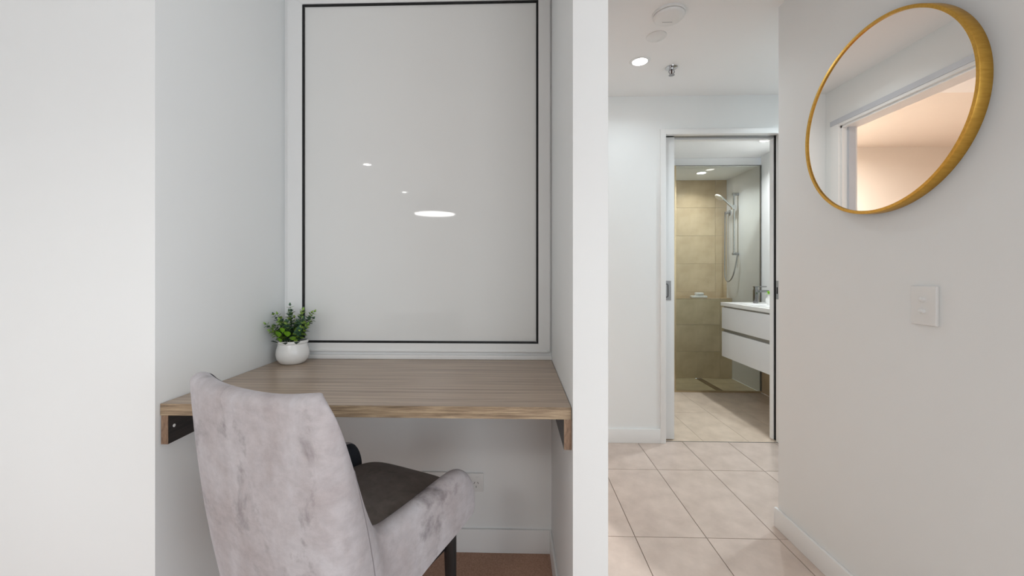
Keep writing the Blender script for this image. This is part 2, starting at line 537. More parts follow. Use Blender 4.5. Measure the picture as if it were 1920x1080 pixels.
box('wall_shower_right', BX, BX + 0.1, YB, BY + 0.1, 0, 2.1, WTILE, kind=S, label='white shower wall carrying the shower rail', cat='wall')
box('wall_vanity', BX, BX + 0.1, YE + 0.11, YB, 0.50, 2.18, PAINT, kind=S, label='white wall above the bathroom vanity', cat='wall')
box('wall_vanity_low', BX, BX + 0.1, YE + 0.11, YB, 0, 0.50, TAN, kind=S, label='beige tiled wall under the bathroom vanity', cat='wall')
box('wall_bath_left', 0.85, 0.95, YE + 0.11, BY + 0.1, 0, 2.18, PAINT, kind=S, label='bathroom side wall hidden left of the doorway', cat='wall')
t = empty('wall_shower_ledge', (1.6, 4.42, 0), 'guessed waist-high taupe tiled ledge along the back of the shower', 'ledge', kind=S)  # guessed form for a half-height darker band
box('core', 0.95, BX, 4.375, BY, 0.0, 0.826, GROUT, t)
for a, b in ((0.95, 1.54), (1.54, 2.14), (2.14, BX)):
    for c, d in ((0.0, 0.28), (0.28, 0.56), (0.56, 0.826)):
        box('tile', a + 0.001, b - 0.001, 4.367, 4.376, c + 0.001, d - 0.001, TAUPE, t)
    box('top_tile', a + 0.001, b - 0.001, 4.367, BY, 0.826, 0.836, TAN, t)

# ---- baseboards
def baseboard(name, x0, x1, y0, y1, h, label):
    return box(name, x0, x1, y0, y1, 0, h, TRIM, bev=0.003, kind=S, label=label, cat='baseboard')
baseboard('baseboard_right', RX - 0.012, RX, 0.30, RY + 0.012, 0.084, 'white baseboard along the mirror wall')
baseboard('baseboard_niche', NX0, NX1, YN - 0.010, YN, 0.092, 'white baseboard at the back of the desk alcove')
baseboard('baseboard_niche_right', NX1 - 0.008, NX1, YF + 0.02, YN - 0.010, 0.092, 'white baseboard on the alcove side of the wall end')
baseboard('baseboard_niche_left', NX0, NX0 + 0.008, YF + 0.02, YN - 0.010, 0.092, 'white baseboard on the left side of the alcove')
baseboard('baseboard_left', LX0, NX0 - 0.02, YF - 0.012, YF, 0.084, 'white baseboard of the wall left of the alcove')
baseboard('baseboard_hall', HX, 0.95, YE - 0.012, YE, 0.092, 'white baseboard left of the bathroom doorway')

# ---- alcove window
w = empty('window_1', ((NX0 + NX1) / 2, YN, 0.775), 'tall frosted window with white frame and black seal over the desk', 'window', kind=S)
PX0, PX1, PZ0, PZ1 = -0.838, 0.082, 0.832, 2.160
FX0, FX1, FZ0, FZ1 = NX0 + 0.014, NX1 - 0.006, 0.792, 2.212
g = 0.0085
def frame_piece(name, pts_out, pts_in, y0, y1, m, parent):
    """a mitred bar: quad in x/z extruded between y0 and y1"""
    bm = bmesh.new()
    q = [pts_out[0], pts_out[1], pts_in[1], pts_in[0]]
    a = [bm.verts.new((x, y0, z)) for x, z in q]
    b = [bm.verts.new((x, y1, z)) for x, z in q]
    bm.faces.new(a); bm.faces.new(b[::-1])
    for i in range(4):
        bm.faces.new((a[i], a[(i + 1) % 4], b[(i + 1) % 4], b[i]))
    es = list(bm.edges)
    bmesh.ops.bevel(bm, geom=es, offset=0.0016, segments=2, affect='EDGES')
    return obj(name, bm, m, parent, smooth=True)
def mitred(names, o, i, y0, y1, m, parent):
    (x0, x1, z0, z1), (a0, a1, b0, b1) = o, i
    frame_piece(names[0], ((x0, z0), (x0, z1)), ((a0, b0), (a0, b1)), y0, y1, m, parent)
    frame_piece(names[1], ((x1, z0), (x1, z1)), ((a1, b0), (a1, b1)), y0, y1, m, parent)
    frame_piece(names[2], ((x0, z1), (x1, z1)), ((a0, b1), (a1, b1)), y0, y1, m, parent)
    frame_piece(names[3], ((x0, z0), (x1, z0)), ((a0, b0), (a1, b0)), y0, y1, m, parent)
mitred(['frame_stile', 'frame_stile', 'frame_head', 'frame_sill'], (FX0, FX1, FZ0, FZ1),
       (PX0 - g, PX1 + g, PZ0 - g, PZ1 + g), YN - 0.012, YN + 0.06, FRAME, w)
# narrow outer lip of the frame against the alcove walls
mitred(['outer_lip', 'outer_lip', 'outer_lip', 'outer_lip'], (NX0, NX1, 0.776, FZ1 + 0.012),
       (FX0 + 0.012, FX1 - 0.012, FZ0 + 0.010, FZ1 - 0.012), YN - 0.004, YN + 0.05, FRAME, w)
mitred(['seal', 'seal', 'seal', 'seal'], (PX0 - g, PX1 + g, PZ0 - g, PZ1 + g), (PX0, PX1, PZ0, PZ1), YN - 0.0128, YN + 0.02, GASKET, w)
box('pane', PX0 - 0.004, PX1 + 0.004, YN - 0.006, YN + 0.004, PZ0 - 0.004, PZ1 + 0.004, PANE, w)
boxes('sill_bead', [(NX0, NX1, YN - 0.020, YN - 0.002, 0.7615, 0.778), (FX0 + 0.01, FX1 - 0.01, YN - 0.016, YN - 0.010, 0.790, 0.797)], FRAME, w, bev=0.0015)

# ---- living room window (light source, behind the camera)
w2 = empty('window_2', (LX1, (WINY0 + WINY1) / 2, WINZ0), 'big daylight window in the side wall of the living room', 'window', kind=S)
WM = (WINY0 + WINY1) / 2
for y in (WINY0 + 0.025, WM, WINY1 - 0.025):
    box('mullion', LX1 + 0.02, LX1 + 0.08, y - 0.025, y + 0.025, WINZ0, WINZ1, FRAME, w2)
for z in (WINZ0 + 0.025, WINZ1 - 0.025):
    box('rail', LX1 + 0.02, LX1 + 0.08, WINY0, WINY1, z - 0.025, z + 0.025, FRAME, w2)
for a, b in ((WINY0, WM), (WM, WINY1)):
    box('pane', LX1 + 0.046, LX1 + 0.054, a + 0.03, b - 0.03, WINZ0 + 0.04, WINZ1 - 0.04, WINGLASS, w2)

w3 = empty('window_3', ((BWX0 + BWX1) / 2, LY0, WINZ0), 'added tall window in the wall behind the viewer, unseen, for fill daylight', 'window', kind=S)  # window added to send more daylight into the alcove
BM = (BWX0 + BWX1) / 2
for x in (BWX0 + 0.025, BM, BWX1 - 0.025):
    box('mullion', x - 0.025, x + 0.025, LY0 - 0.08, LY0 - 0.02, WINZ0, WINZ1, FRAME, w3)
for z in (WINZ0 + 0.025, WINZ1 - 0.025):
    box('rail', BWX0, BWX1, LY0 - 0.08, LY0 - 0.02, z - 0.025, z + 0.025, FRAME, w3)
for a, b in ((BWX0, BM), (BM, BWX1)):
    box('pane', a + 0.03, b - 0.03, LY0 - 0.054, LY0 - 0.046, WINZ0 + 0.04, WINZ1 - 0.04, WINGLASS, w3)

# ---- bathroom doorway with a cavity sliding door
d1 = empty('door_1', ((DX0 + DX1) / 2, YE, 0), 'white bathroom doorway with a sliding door in its wall pocket', 'door', kind=S)
box('architrave', DX0 - 0.034, DX0, YE - 0.014, YE + 0.026, 0, DZ + 0.030, TRIM, d1, bev=0.002)
box('architrave', DX1 - 0.004, DX1 + 0.034, YE - 0.014, YE + 0.042, 0, DZ + 0.030, TRIM, d1, bev=0.002)
box('architrave', DX0, DX1 - 0.004, YE - 0.014, YE + 0.026, DZ - 0.004, DZ + 0.030, TRIM, d1, bev=0.002)
box('jamb_lining', DX0 - 0.010, DX0 + 0.002, YE + 0.080, YE + 0.115, 0, DZ, TRIM, d1)
box('jamb_lining', DX1 - 0.002, DX1 + 0.012, YE + 0.073, YE + 0.112, 0, DZ, TRIM, d1)
box('jamb_slot', DX1 + 0.004, DX1 + 0.012, YE + 0.042, YE + 0.073, 0, DZ, SLOTSHADE, d1)  # dark backing, the depth of the slot given by colour
box('track', DX0, DX1, YE + 0.026, YE + 0.078, DZ - 0.002, DZ + 0.012, STEEL, d1)
box('head_lining', DX0, DX1, YE + 0.078, YE + 0.115, DZ - 0.012, DZ + 0.012, TRIM, d1)
leaf = box('door_leaf', DX0 - 0.12, 1.046, YE + 0.042, YE + 0.073, 0.008, DZ - 0.006, TRIM, d1, bev=0.001)
pb = bmesh.new()
add_box(pb, 0.966, 1.024, YE + 0.0395, YE + 0.043, 0.921, 1.049, 0.0006)
obj('pull_plate', pb, STEEL, leaf)
# D-shaped finger recess: dark raised outline, recess shade put into its colour
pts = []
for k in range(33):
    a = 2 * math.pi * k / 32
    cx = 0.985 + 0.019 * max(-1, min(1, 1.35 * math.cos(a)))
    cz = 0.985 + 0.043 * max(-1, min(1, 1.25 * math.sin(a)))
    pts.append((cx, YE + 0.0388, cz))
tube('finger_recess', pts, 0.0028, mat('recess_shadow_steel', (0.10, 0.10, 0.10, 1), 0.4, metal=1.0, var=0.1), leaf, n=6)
st = box('strike_plate', DX1 - 0.006, DX1 - 0.003, YE + 0.014, YE + 0.038, 0.93, 1.05, STEEL, d1)
box('strike_hole', DX1 - 0.0068, DX1 - 0.0058, YE + 0.021, YE + 0.031, 0.965, 1.008, SLOTSHADE, st)
box('threshold', DX0, DX1, YE + 0.020, YE + 0.026, 0.0, 0.0015, STEEL, d1)

# ---- bedroom doorway (reflected in the mirror)
d2 = empty('door_2', (HX, (BDY0 + BDY1) / 2, 0), 'white framed bedroom doorway reflected in the round mirror', 'door', kind=S)
for (a, b) in ((BDY1 - 0.006, BDY1 + 0.055),):
    box('architrave', HX - 0.001, HX + 0.014, a, b, 0, BDZ + 0.038, TRIM, d2, bev=0.002)
box('architrave', HX - 0.001, HX + 0.014, BDY0 - 0.03, BDY1 - 0.006, BDZ - 0.006, BDZ + 0.038, TRIM, d2, bev=0.002)
STRIP = mat('blue_grey_strip', rgb(196, 199, 206), 0.4, var=0.03)  # flat blue-grey for the band over the doorway and the jamb stop
box('head_strip', HX - 0.001, HX + 0.018, BDY0 - 0.03, BDY1 + 0.055, BDZ + 0.010, BDZ + 0.040, STRIP, d2)
box('jamb_lining', NX1 - 0.002, HX, BDY1 - 0.018, BDY1, 0, BDZ, TRIM, d2)
box('jamb_stop', NX1 + 0.02, HX - 0.03, BDY1 - 0.034, BDY1 - 0.018, 0, BDZ - 0.018, STRIP, d2)
box('head_lining', NX1 - 0.002, HX, YN + 0.1, BDY1, BDZ - 0.018, BDZ, TRIM, d2)

# ================================================================== LIGHT FITTINGS
def downlight(x, y, z, label, power, col=(0.92, 0.97, 1.0), spread=140, r=0.045):
    t = empty('downlight', (x, y, z), label, 'ceiling light', 'recessed downlights')
    lathe('trim_ring', [(r * 0.86, 0.0), (r * 0.88, 0.004), (r * 1.15, 0.004), (r * 1.2, 0.0)], (x, y, z), PLASTIC, t, axis='z-', n=36)
    lathe('lens', [(0, 0.0025), (r * 0.86, 0.0025), (r * 0.86, 0.0)], (x, y, z), LED, t, axis='z-', n=36)
    area_light('downlight_glow', (x, y, z - 0.008), (0, 0, 0), r * 1.7, r * 1.7, power, col, spread, 'DISK', t)
    return t
downlight(0.675, 2.253, CEIL, 'bright round downlight in the hallway ceiling', 2.5, (0.82, 0.94, 1.0), spread=150)
downlight(1.80, 2.22, CEIL, 'added hallway fill downlight, unseen behind the mirror wall', 10, (0.82, 0.94, 1.0))  # added lamp, lifts the hallway light from out of view
downlight(2.02, 3.385, 2.175, 'round downlight above the bathroom vanity', 14, (0.93, 0.98, 1.0))
downlight(1.846, 4.145, 2.095, 'round downlight over the shower', 4.8, (0.93, 0.98, 1.0))
downlight(-1.563, -1.065, CEIL, 'living room downlight, the larger of two reflected in the window', 3)
downlight(-1.569, -2.553, CEIL, 'living room downlight, the smaller of two reflected in the window', 3)
downlight(0.85, -1.065, CEIL, 'added living room downlight, unseen behind the viewer near the mirror wall', 3)  # added lamp outside the view, extra room light
downlight(-0.1, 3.25, CEIL, 'added bedroom downlight, unseen behind the alcove window', 60, (0.98, 0.98, 0.96), 170)  # added lamp, brightens the bedroom that the mirror shows

# pendant lamp over the dining spot, reflected in the alcove window
px_, py_, pz_ = -0.735, -0.51, 1.640
pl = empty('pendant_lamp', (px_, py_, pz_), 'grey dome pendant lamp with a lit white disc, reflected in the window', 'pendant lamp')
prof = [(0.19, 0.0), (0.187, 0.02), (0.172, 0.07), (0.14, 0.115), (0.09, 0.15), (0.045, 0.165), (0.03, 0.175), (0.028, 0.21), (0.0, 0.212)]
lathe('shade', prof, (px_, py_, pz_), PENDANT, pl, n=56)
lathe('diffuser', [(0, 0.004), (0.186, 0.004), (0.186, 0.012)], (px_, py_, pz_), BULB, pl, n=56)
tube('cord', [(px_, py_, pz_ + 0.21), (px_, py_, CEIL - 0.02)], 0.003, PLASTIC, pl)
lathe('ceiling_rose', [(0.05, 0), (0.05, 0.02), (0, 0.02)], (px_, py_, CEIL - 0.02), PLASTIC, pl)
area_light('pendant_glow', (px_, py_, pz_ - 0.004), (0, 0, 0), 0.36, 0.36, 8, (0.99, 0.985, 0.97), 170, 'DISK', pl)

# ---- ceiling devices
t = empty('smoke_alarm', (0.678, 1.840, CEIL), 'large round white smoke alarm on the hallway ceiling', 'smoke alarm')
lathe('base', [(0.070, 0), (0.070, 0.008), (0.066, 0.010)], (0.678, 1.840, CEIL), PLASTIC, t, axis='z-')
lathe('cover', [(0.064, 0.009), (0.066, 0.012), (0.064, 0.020), (0.056, 0.026), (0.03, 0.028), (0, 0.0285)], (0.678, 1.840, CEIL), PLASTIC, t, axis='z-')
boxes('vent_slot', [(0.678 - 0.022, 0.678 + 0.022, 1.858, 1.861, CEIL - 0.0285, CEIL - 0.025)], mat('vent_grey', (0.3, 0.3, 0.3, 1), 0.6, var=0.1), t)
lathe('ceiling_cap', [(0.047, 0), (0.047, 0.003), (0.043, 0.006), (0, 0.0065)], (0.684, 2.017, CEIL), PLASTIC, axis='z-',
      label='flat white ceiling cap between the smoke alarm and the downlight', cat='cover plate')
sx, sy = 0.872, 2.325
t = empty('sprinkler_head', (sx, sy, CEIL), 'small steel sprinkler head beside the hallway downlight', 'sprinkler')
lathe('escutcheon', [(0.033, 0), (0.032, 0.004), (0.014, 0.007), (0.012, 0.014), (0, 0.014)], (sx, sy, CEIL), CHROME, t, axis='z-', n=28)
bm = bmesh.new()
for s in (-1, 1):
    add_tube(bm, catmull([(sx + s * 0.008, sy, CEIL - 0.012), (sx + s * 0.015, sy, CEIL - 0.025), (sx + s * 0.004, sy, CEIL - 0.042)], 10), 0.0028, 8)
obj('yoke_arms', bm, STEEL, t, smooth=True)
lathe('bulb', [(0, 0.012), (0.004, 0.013), (0.004, 0.038), (0, 0.040)], (sx, sy, CEIL), mat('red_bulb', (0.05, 0.02, 0.02, 1), 0.2, var=0.1), t, axis='z-', n=12)
lathe('deflector', [(0, 0.041), (0.015, 0.042), (0.016, 0.044), (0, 0.045)], (sx, sy, CEIL), STEEL, t, axis='z-', n=24)

# ================================================================== DESK
dk = empty('floating_desk', ((NX0 + NX1) / 2, YN - 0.3, 0.731), 'brown oak floating desk fitted between the alcove walls', 'desk')
DZ1, DZ0, DY0 = 0.761, 0.731, 1.044
box('worktop', NX0 + 0.002, NX1 - 0.002, DY0 + 0.0015, YN - 0.0005, DZ0, DZ1, WOODX, dk)
box('front_edge', NX0 + 0.002, NX1 - 0.002, DY0 - 0.001, DY0 + 0.0015, DZ0, DZ1, WOODE, dk)
bl = box('bracket', NX0 + 0.004, NX0 + 0.022, DY0 + 0.001, YN - 0.03, 0.656, DZ0 - 0.0005, WOODD, dk)  # side coloured as in shade, front piece in the lighter oak
box('bracket_front', NX0 + 0.004, NX0 + 0.022, DY0 - 0.0005, DY0 + 0.0012, 0.656, DZ0 - 0.0005, WOODY, bl)
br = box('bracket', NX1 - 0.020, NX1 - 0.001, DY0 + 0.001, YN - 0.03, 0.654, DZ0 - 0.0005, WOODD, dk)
box('bracket_front', NX1 - 0.020, NX1 - 0.001, DY0 - 0.0005, DY0 + 0.0012, 0.654, DZ0 - 0.0005, WOODY, br)
lathe('screw_cap', [(0.0042, 0), (0.0042, 0.001), (0.003, 0.0018), (0, 0.002)], (0, 0, 0), PLASTIC, None, n=16, axis='z')
sc_ = bpy.data.objects['screw_cap']
sc_.rotation_euler = (0, R(90), 0)
sc_.parent = bl
sc_.location = Vector((NX0 + 0.022, DY0 + 0.019, 0.698)) - wloc(bl)

# ================================================================== CHAIR
ch = empty('armchair', (-0.551, 0.829, 0), 'grey velvet dining armchair with charcoal seat and black legs at the desk', 'chair')
ch.rotation_euler = (0, 0, R(-24.5))
rim = [(0, -.030, .862), (.06, -.029, .863), (.12, -.024, .866), (.18, -.013, .872), (.216, .002, .872), (.229, .018, .853), (.230, .040, .805),
       (.222, .075, .72), (.210, .115, .625), (.202, .152, .556), (.204, .185, .528), (.211, .24, .528), (.220, .31, .535),
       (.231, .39, .545), (.238, .45, .547), (.242, .488, .53), (.2445, .509, .495), (.245, .513, .45), (.244, .508, .418)]
bot = [(0, .050, .325), (.06, .051, .325), (.12, .053, .325), (.175, .062, .325), (.207, .082, .326), (.215, .108, .328), (.216, .13, .330),
       (.215, .16, .333), (.214, .185, .336), (.214, .21, .341), (.216, .24, .346), (.219, .29, .355), (.223, .35, .367),
       (.233, .42, .384), (.238, .46, .394), (.241, .485, .402), (.243, .50, .407), (.2435, .505, .411), (.244, .5075, .4145)]
NS = 66
rimR = catmull(rim, NS)
botR = catmull(bot, NS)
RIM = [Vector((-p.x, p.y, p.z)) for p in rimR[:0:-1]] + rimR
BOT = [Vector((-p.x, p.y, p.z)) for p in botR[:0:-1]] + botR
NT = len(RIM)
def inward(i):
    a, b = max(i - 2, 0), min(i + 2, NT - 1)
    t = (RIM[b] + BOT[b] * 1.5) - (RIM[a] + BOT[a] * 1.5)
    t.z = 0
    if t.length < 1e-5:
        t = Vector((0, 1, 0))
    t.normalize()
    n = Vector((-t.y, t.x, 0))
    return n
nrm = []
for i in range(NT):
    s = (i - (NT - 1) / 2) / ((NT - 1) / 2)
    n = inward(i)
    if abs(s) > 0.80:                      # arm tips: straight across the chair
        k = (abs(s) - 0.80) / 0.20
        n = n.lerp(Vector((-1 if s > 0 else 1, 0, 0)), min(1, k * 3))
    nrm.append(n.normalized())
for _ in range(4):
    nrm = [((nrm[max(i - 1, 0)] + nrm[i] + nrm[min(i + 1, NT - 1)]) / 3).normalized() for i in range(NT)]
TH = 0.026
NO, NR, NI = 16, 12, 12
outer_rows, lin_rows = [], []
for i in range(NT):
    P, B, n = RIM[i], BOT[i], nrm[i]
    w_ = P - B
    Lh = w_.length
    w_ = w_.normalized() if Lh > 1e-6 else Vector((0, 0, 1))
    rw = min(TH, 0.5 * Lh)
    row = []
    top = P - w_ * rw
    for k in range(NO + 1):
        f = k / NO
        q = B.lerp(top, f)
        q = q - n * (0.010 * math.sin(math.pi * f) * min(1, Lh / 0.3))
        row.append(q)
    for k in range(1, NR + 1):
        a = math.pi * k / NR
        row.append(top + n * (TH - TH * math.cos(a)) + w_ * rw * math.sin(a))
    inn = []
    Bi = B + n * 2 * TH
    for k in range(1, NI + 1):
        f = k / NI
        inn.append((top + n * 2 * TH).lerp(Bi, f))
    row += inn
    # close the underside
    row.append(B + n * TH - Vector((0, 0, 0.006)))
    outer_rows.append(row)
M = len(outer_rows[0])
CUT = NO + int(NR * 0.70)
bm_o, bm_l = bmesh.new(), bmesh.new()
vo = [[bm_o.verts.new(q) for q in row] for row in outer_rows]
vl = [[bm_l.verts.new(q) for q in row] for row in outer_rows]
for i in range(NT - 1):
    for k in range(M):
        k2 = (k + 1) % M
        if CUT <= k < NO + NR + NI:
            bm_l.faces.new((vl[i][k], vl[i][k2], vl[i + 1][k2], vl[i + 1][k]))
        else:
            bm_o.faces.new((vo[i][k], vo[i][k2], vo[i + 1][k2], vo[i + 1][k]))
for e in (0, NT - 1):
    bm_o.faces.new(vo[e])
for b_ in (bm_o, bm_l):
    bmesh.ops.delete(b_, geom=[v for v in b_.verts if not v.link_faces], context='VERTS')
shell = obj('shell', bm_o, VELVET, ch, smooth=True, local=True)
for p in shell.data.polygons: p.use_smooth = True
lin = obj('lining', bm_l, LINING, ch, smooth=True, local=True)
tag(lin, 'charcoal inner lining')
# stitched seams down the two rear corners of the shell
for s in (1, -1):
    pts = []
    for k in range(3, NO + 1):
        i = (NT - 1) // 2 + s * 25
        pts.append(outer_rows[i][k] - nrm[i] * 0.0006)
    tube('seam', pts, 0.0009, mat('seam_thread', rgb(140, 134, 136), 0.9, var=0.1), shell, n=6, local=True)
# seat cushion
bm = bmesh.new()
nu, nv = 28, 28
def seat_pt(a, b, top):
    # a, b in -1..1 ; slightly wider in front, rounded plan
    e = 5.0
    r = (abs(a) ** e + abs(b) ** e) ** (1 / e)
    m_ = max(abs(a), abs(b))
    k = m_ / r if r > 1e-6 else 1
    aa, bb = a * k, b * k
    y = 0.295 + bb * 0.240
    hw = 0.163 + 0.032 * (bb + 1) / 2
    x = aa * hw
    edge = m_ ** 6
    z = (0.489 + 0.008 * (1 - m_ ** 2) - 0.020 * edge) if top else 0.36
    return Vector((x, y, z))
tv = [[bm.verts.new(seat_pt(-1 + 2 * i / nu, -1 + 2 * j / nv, True)) for j in range(nv + 1)] for i in range(nu + 1)]
for i in range(nu):
    for j in range(nv):
        bm.faces.new((tv[i][j], tv[i + 1][j], tv[i + 1][j + 1], tv[i][j + 1]))
loop = [tv[i][0] for i in range(nu)] + [tv[nu][j] for j in range(nv)] + [tv[i][nv] for i in range(nu, 0, -1)] + [tv[0][j] for j in range(nv, 0, -1)]
low = []
c = Vector((0, 0.285, 0))
for h, gsc in ((0.445, 1.02), (0.40, 1.015), (0.365, 0.96)):
    low.append([bm.verts.new(((v.co.x) * gsc, (v.co.y - 0.285) * gsc + 0.285, h)) for v in loop])
prev = loop
for ring in low:
    for k in range(len(loop)):
        bm.faces.new((prev[k], prev[(k + 1) % len(loop)], ring[(k + 1) % len(loop)], ring[k]))
    prev = ring
bm.faces.new(prev)
seat = obj('seat', bm, SEATV, ch, smooth=True, local=True)
for p in seat.data.polygons: p.use_smooth = True
tag(seat, 'charcoal velvet seat')
bm = bmesh.new()
add_box(bm, -0.185, 0.185, 0.09, 0.485, 0.315, 0.366, 0.006)
obj('seat_frame', bm, BLACKWOOD, ch, smooth=True, local=True)
for (x, y, dx, dy) in ((0.190, 0.463, 0.004, 0.006), (-0.190, 0.463, -0.004, 0.006), (0.172, 0.13, 0.01, -0.04), (-0.172, 0.13, -0.01, -0.04)):
    tube('leg', [(x, y, 0.36), (x + dx * 0.5, y + dy * 0.5, 0.18), (x + dx, y + dy, 0.0)], 0.0185, BLACKWOOD, ch, n=20, r_end=0.012, local=True)

# ================================================================== ROUND MIRROR AND SWITCH
MY, MZ, MX = 1.309, 1.582, 1.110
mr = empty('round_mirror', (RX, MY, MZ), 'round wall mirror with a thin brushed gold frame', 'mirror')
ro, ri = 0.2965, 0.2865
prof = [(0.27, 0.0), (ro, 0.0), (ro, 0.0295), (ro - 0.0012, 0.031), (ri + 0.001, 0.031), (ri, 0.030), (ri, 0.020), (0.27, 0.020), (0.27, 0.0)]
lathe('frame', prof, (RX - 0.0005, MY, MZ), GOLD, mr, n=128, axis='x-')
lathe('glass', [(0, 0.0215), (0, 0.0265), (ri - 0.0004, 0.0265), (ri - 0.0004, 0.0215), (0, 0.0215)], (RX - 0.0005, MY, MZ), MIRROR, mr, n=128, axis='x-')

sw = empty('light_switch', (RX, 1.173, 0.956), 'white wall switch plate with two round buttons below the mirror', 'light switch')
box('plate', RX - 0.0095, RX, 1.138, 1.209, 0.956, 1.064, PLASTIC, sw, bev=0.0025, seg=3)
for z in (1.0262, 0.9945):
    lathe('button', [(0.0075, 0), (0.0075, 0.004), (0.0064, 0.0075), (0.0035, 0.0092), (0, 0.0096)], (RX - 0.0090, 1.173, z), PLASTIC, sw, n=24, axis='x-')

# ---- double power sockets under the desk
def socket(x0, x1, z0, z1, label):
    t = empty('power_socket', ((x0 + x1) / 2, YN, z0), label, 'power socket', 'power sockets under the desk')
    box('plate', x0, x1, YN - 0.008, YN, z0, z1, PLASTIC, t, bev=0.002)
    for s in (-1, 1):
        cx, cz = (x0 + x1) / 2 + s * 0.026, z0 + (z1 - z0) * 0.42
        for dx, dz, ang in ((-0.007, 0.005, 30), (0.007, 0.005, -30), (0, -0.010, 0)):
            bm = bmesh.new()
            add_box(bm, -0.0012, 0.0012, -0.0006, 0.0006, -0.004, 0.004)
            bmesh.ops.rotate(bm, verts=bm.verts, cent=(0, 0, 0), matrix=Matrix.Rotation(R(ang), 3, 'Y'))
            bmesh.ops.translate(bm, verts=bm.verts, vec=(cx + dx, YN - 0.008, cz + dz))
            obj('pin_slot', bm, mat('socket_grey', (0.25, 0.25, 0.25, 1), 0.6, var=0.1), t)
        box('rocker', cx - 0.006 + s * 0.006, cx + 0.006 + s * 0.006, YN - 0.0105, YN - 0.0075, z1 - 0.022, z1 - 0.010, PLASTIC, t, bev=0.0008)
socket(-0.371, -0.262, 0.241, 0.314, 'white double power socket left, partly behind the chair seat')
socket(-0.234, -0.125, 0.239, 0.311, 'white double power socket right, partly behind the chair arm')

# ================================================================== POTTED PLANT ON THE DESK
PX, PY, PZ = -0.838, 1.530, DZ1
pp = empty('potted_plant', (PX, PY, PZ), 'small bushy green plant in a white ceramic pot on the desk', 'potted plant')
prof = [(0, 0.0), (0.036, 0.0), (0.046, 0.006), (0.0545, 0.020), (0.0575, 0.036), (0.056, 0.052), (0.0520, 0.066), (0.0495, 0.075), (0.0540, 0.079),
        (0.0545, 0.085), (0.052, 0.0875), (0.0475, 0.086), (0.0475, 0.06), (0, 0.06)]
lathe('pot', prof, (PX, PY, PZ), CERAMIC, pp, n=56)
lathe('soil', [(0, 0.062), (0.047, 0.074), (0, 0.080)], (PX, PY, PZ), SOIL, pp, n=28)
def add_leaf(bm, p, d, up, L, W, mi, cup=0.25):
    d = d.normalized()
    side = d.cross(up)
    if side.length < 1e-3:
        side = d.cross(Vector((1, 0, 0)))
    side.normalize()
    nn = side.cross(d)
    prof = [(0.0, 0.12), (0.22, 0.75), (0.5, 1.0), (0.8, 0.72), (1.0, 0.12)]
    rows = []
    for t_, w__ in prof:
        c_ = p + d * (L * t_) + nn * (-0.18 * L * t_ * t_)
        rows.append([bm.verts.new(c_ - side * W * w__ * 0.5 + nn * cup * W * w__ * 0.5), bm.verts.new(c_), bm.verts.new(c_ + side * W * w__ * 0.5 + nn * cup * W * w__ * 0.5)])
    for a, b in zip(rows, rows[1:]):
        for k in range(2):
            f = bm.faces.new((a[k], a[k + 1], b[k + 1], b[k]))
            f.material_index = mi
base = Vector((PX, PY, PZ + 0.078))
# stem tips placed around the crown: (dx, dy, dz, leaf tone)
tips = [(-0.068, -0.055, 0.074, 2), (-0.060, -0.02, 0.105, 0), (-0.040, -0.03, 0.108, 2), (-0.010, 0.0, 0.138, 0), (0.0, -0.025, 0.118, 0),
        (0.028, 0.02, 0.115, 2), (0.045, -0.01, 0.122, 2), (0.072, 0.02, 0.112, 2), (0.056, -0.03, 0.092, 0), (0.062, 0.03, 0.085, 0),
        (-0.062, 0.03, 0.085, 0), (-0.03, 0.045, 0.112, 0), (0.012, 0.05, 0.12, 0), (0.045, 0.052, 0.105, 2), (-0.05, -0.06, 0.05, 2),
        (0.05, -0.05, 0.055, 0), (0.008, -0.055, 0.085, 0), (-0.022, -0.05, 0.09, 2), (0.066, -0.02, 0.070, 2), (-0.066, 0.0, 0.060, 0),
        (-0.03, -0.02, 0.075, 0), (0.0, 0.01, 0.09, 2), (0.03, -0.02, 0.08, 0), (0.02, 0.03, 0.07, 0), (-0.04, 0.02, 0.07, 2), (0.0, -0.04, 0.06, 0),
        (-0.05, -0.035, 0.062, 2), (0.045, -0.035, 0.06, 2)]
fol = bmesh.new()
stm = bmesh.new()
for (dx, dy, dz, tone) in tips:
    tip = base + Vector((dx, dy, dz))
    root = base + Vector((dx * 0.25, dy * 0.25, -0.008))
    mid = base + Vector((dx * 0.62, dy * 0.62, dz * 0.62 - 0.004))
    pts = catmull([root, mid, tip], 14)
    add_tube(stm, pts, 0.0013, 5, 0.0006)
    n = 10
    for k in range(n):
        f = 0.22 + 0.78 * k / (n - 1)
        i = min(int(f * 14), 13)
        p = pts[i].lerp(pts[i + 1], f * 14 - i)
        ax = (pts[i + 1] - pts[i]).normalized()
        size = 0.0245 * (1 - 0.50 * f) * random.uniform(0.85, 1.2)
        a0 = k * 1.57 + random.uniform(-0.4, 0.4)
        e1 = ax.orthogonal().normalized()
        e2 = ax.cross(e1)
        for s in (0, math.pi):
            out = e1 * math.cos(a0 + s) + e2 * math.sin(a0 + s)
            d = (out + ax * random.uniform(0.3, 0.9))
            tn = tone if random.random() < 0.72 else (2 - tone)
            add_leaf(fol, p, d, ax + Vector((0, 0, 0.2)), size, size * 0.72, 0 if tn == 0 else 1)
    add_leaf(fol, tip, (tip - mid), Vector((0.3, -1, 0.2)), 0.012, 0.007, 1 if tone else 0)
for v in fol.verts:                       # keep the leaves off the alcove walls
    v.co.x = max(v.co.x, NX0 + 0.003)
    v.co.y = min(v.co.y, YN - 0.018)
fo = obj('foliage', fol, [GREEN, OLIVE], pp, smooth=True)
tag(fo, kind='stuff')
so = obj('stems', stm, STEM, pp, smooth=True)
tag(so, kind='stuff')
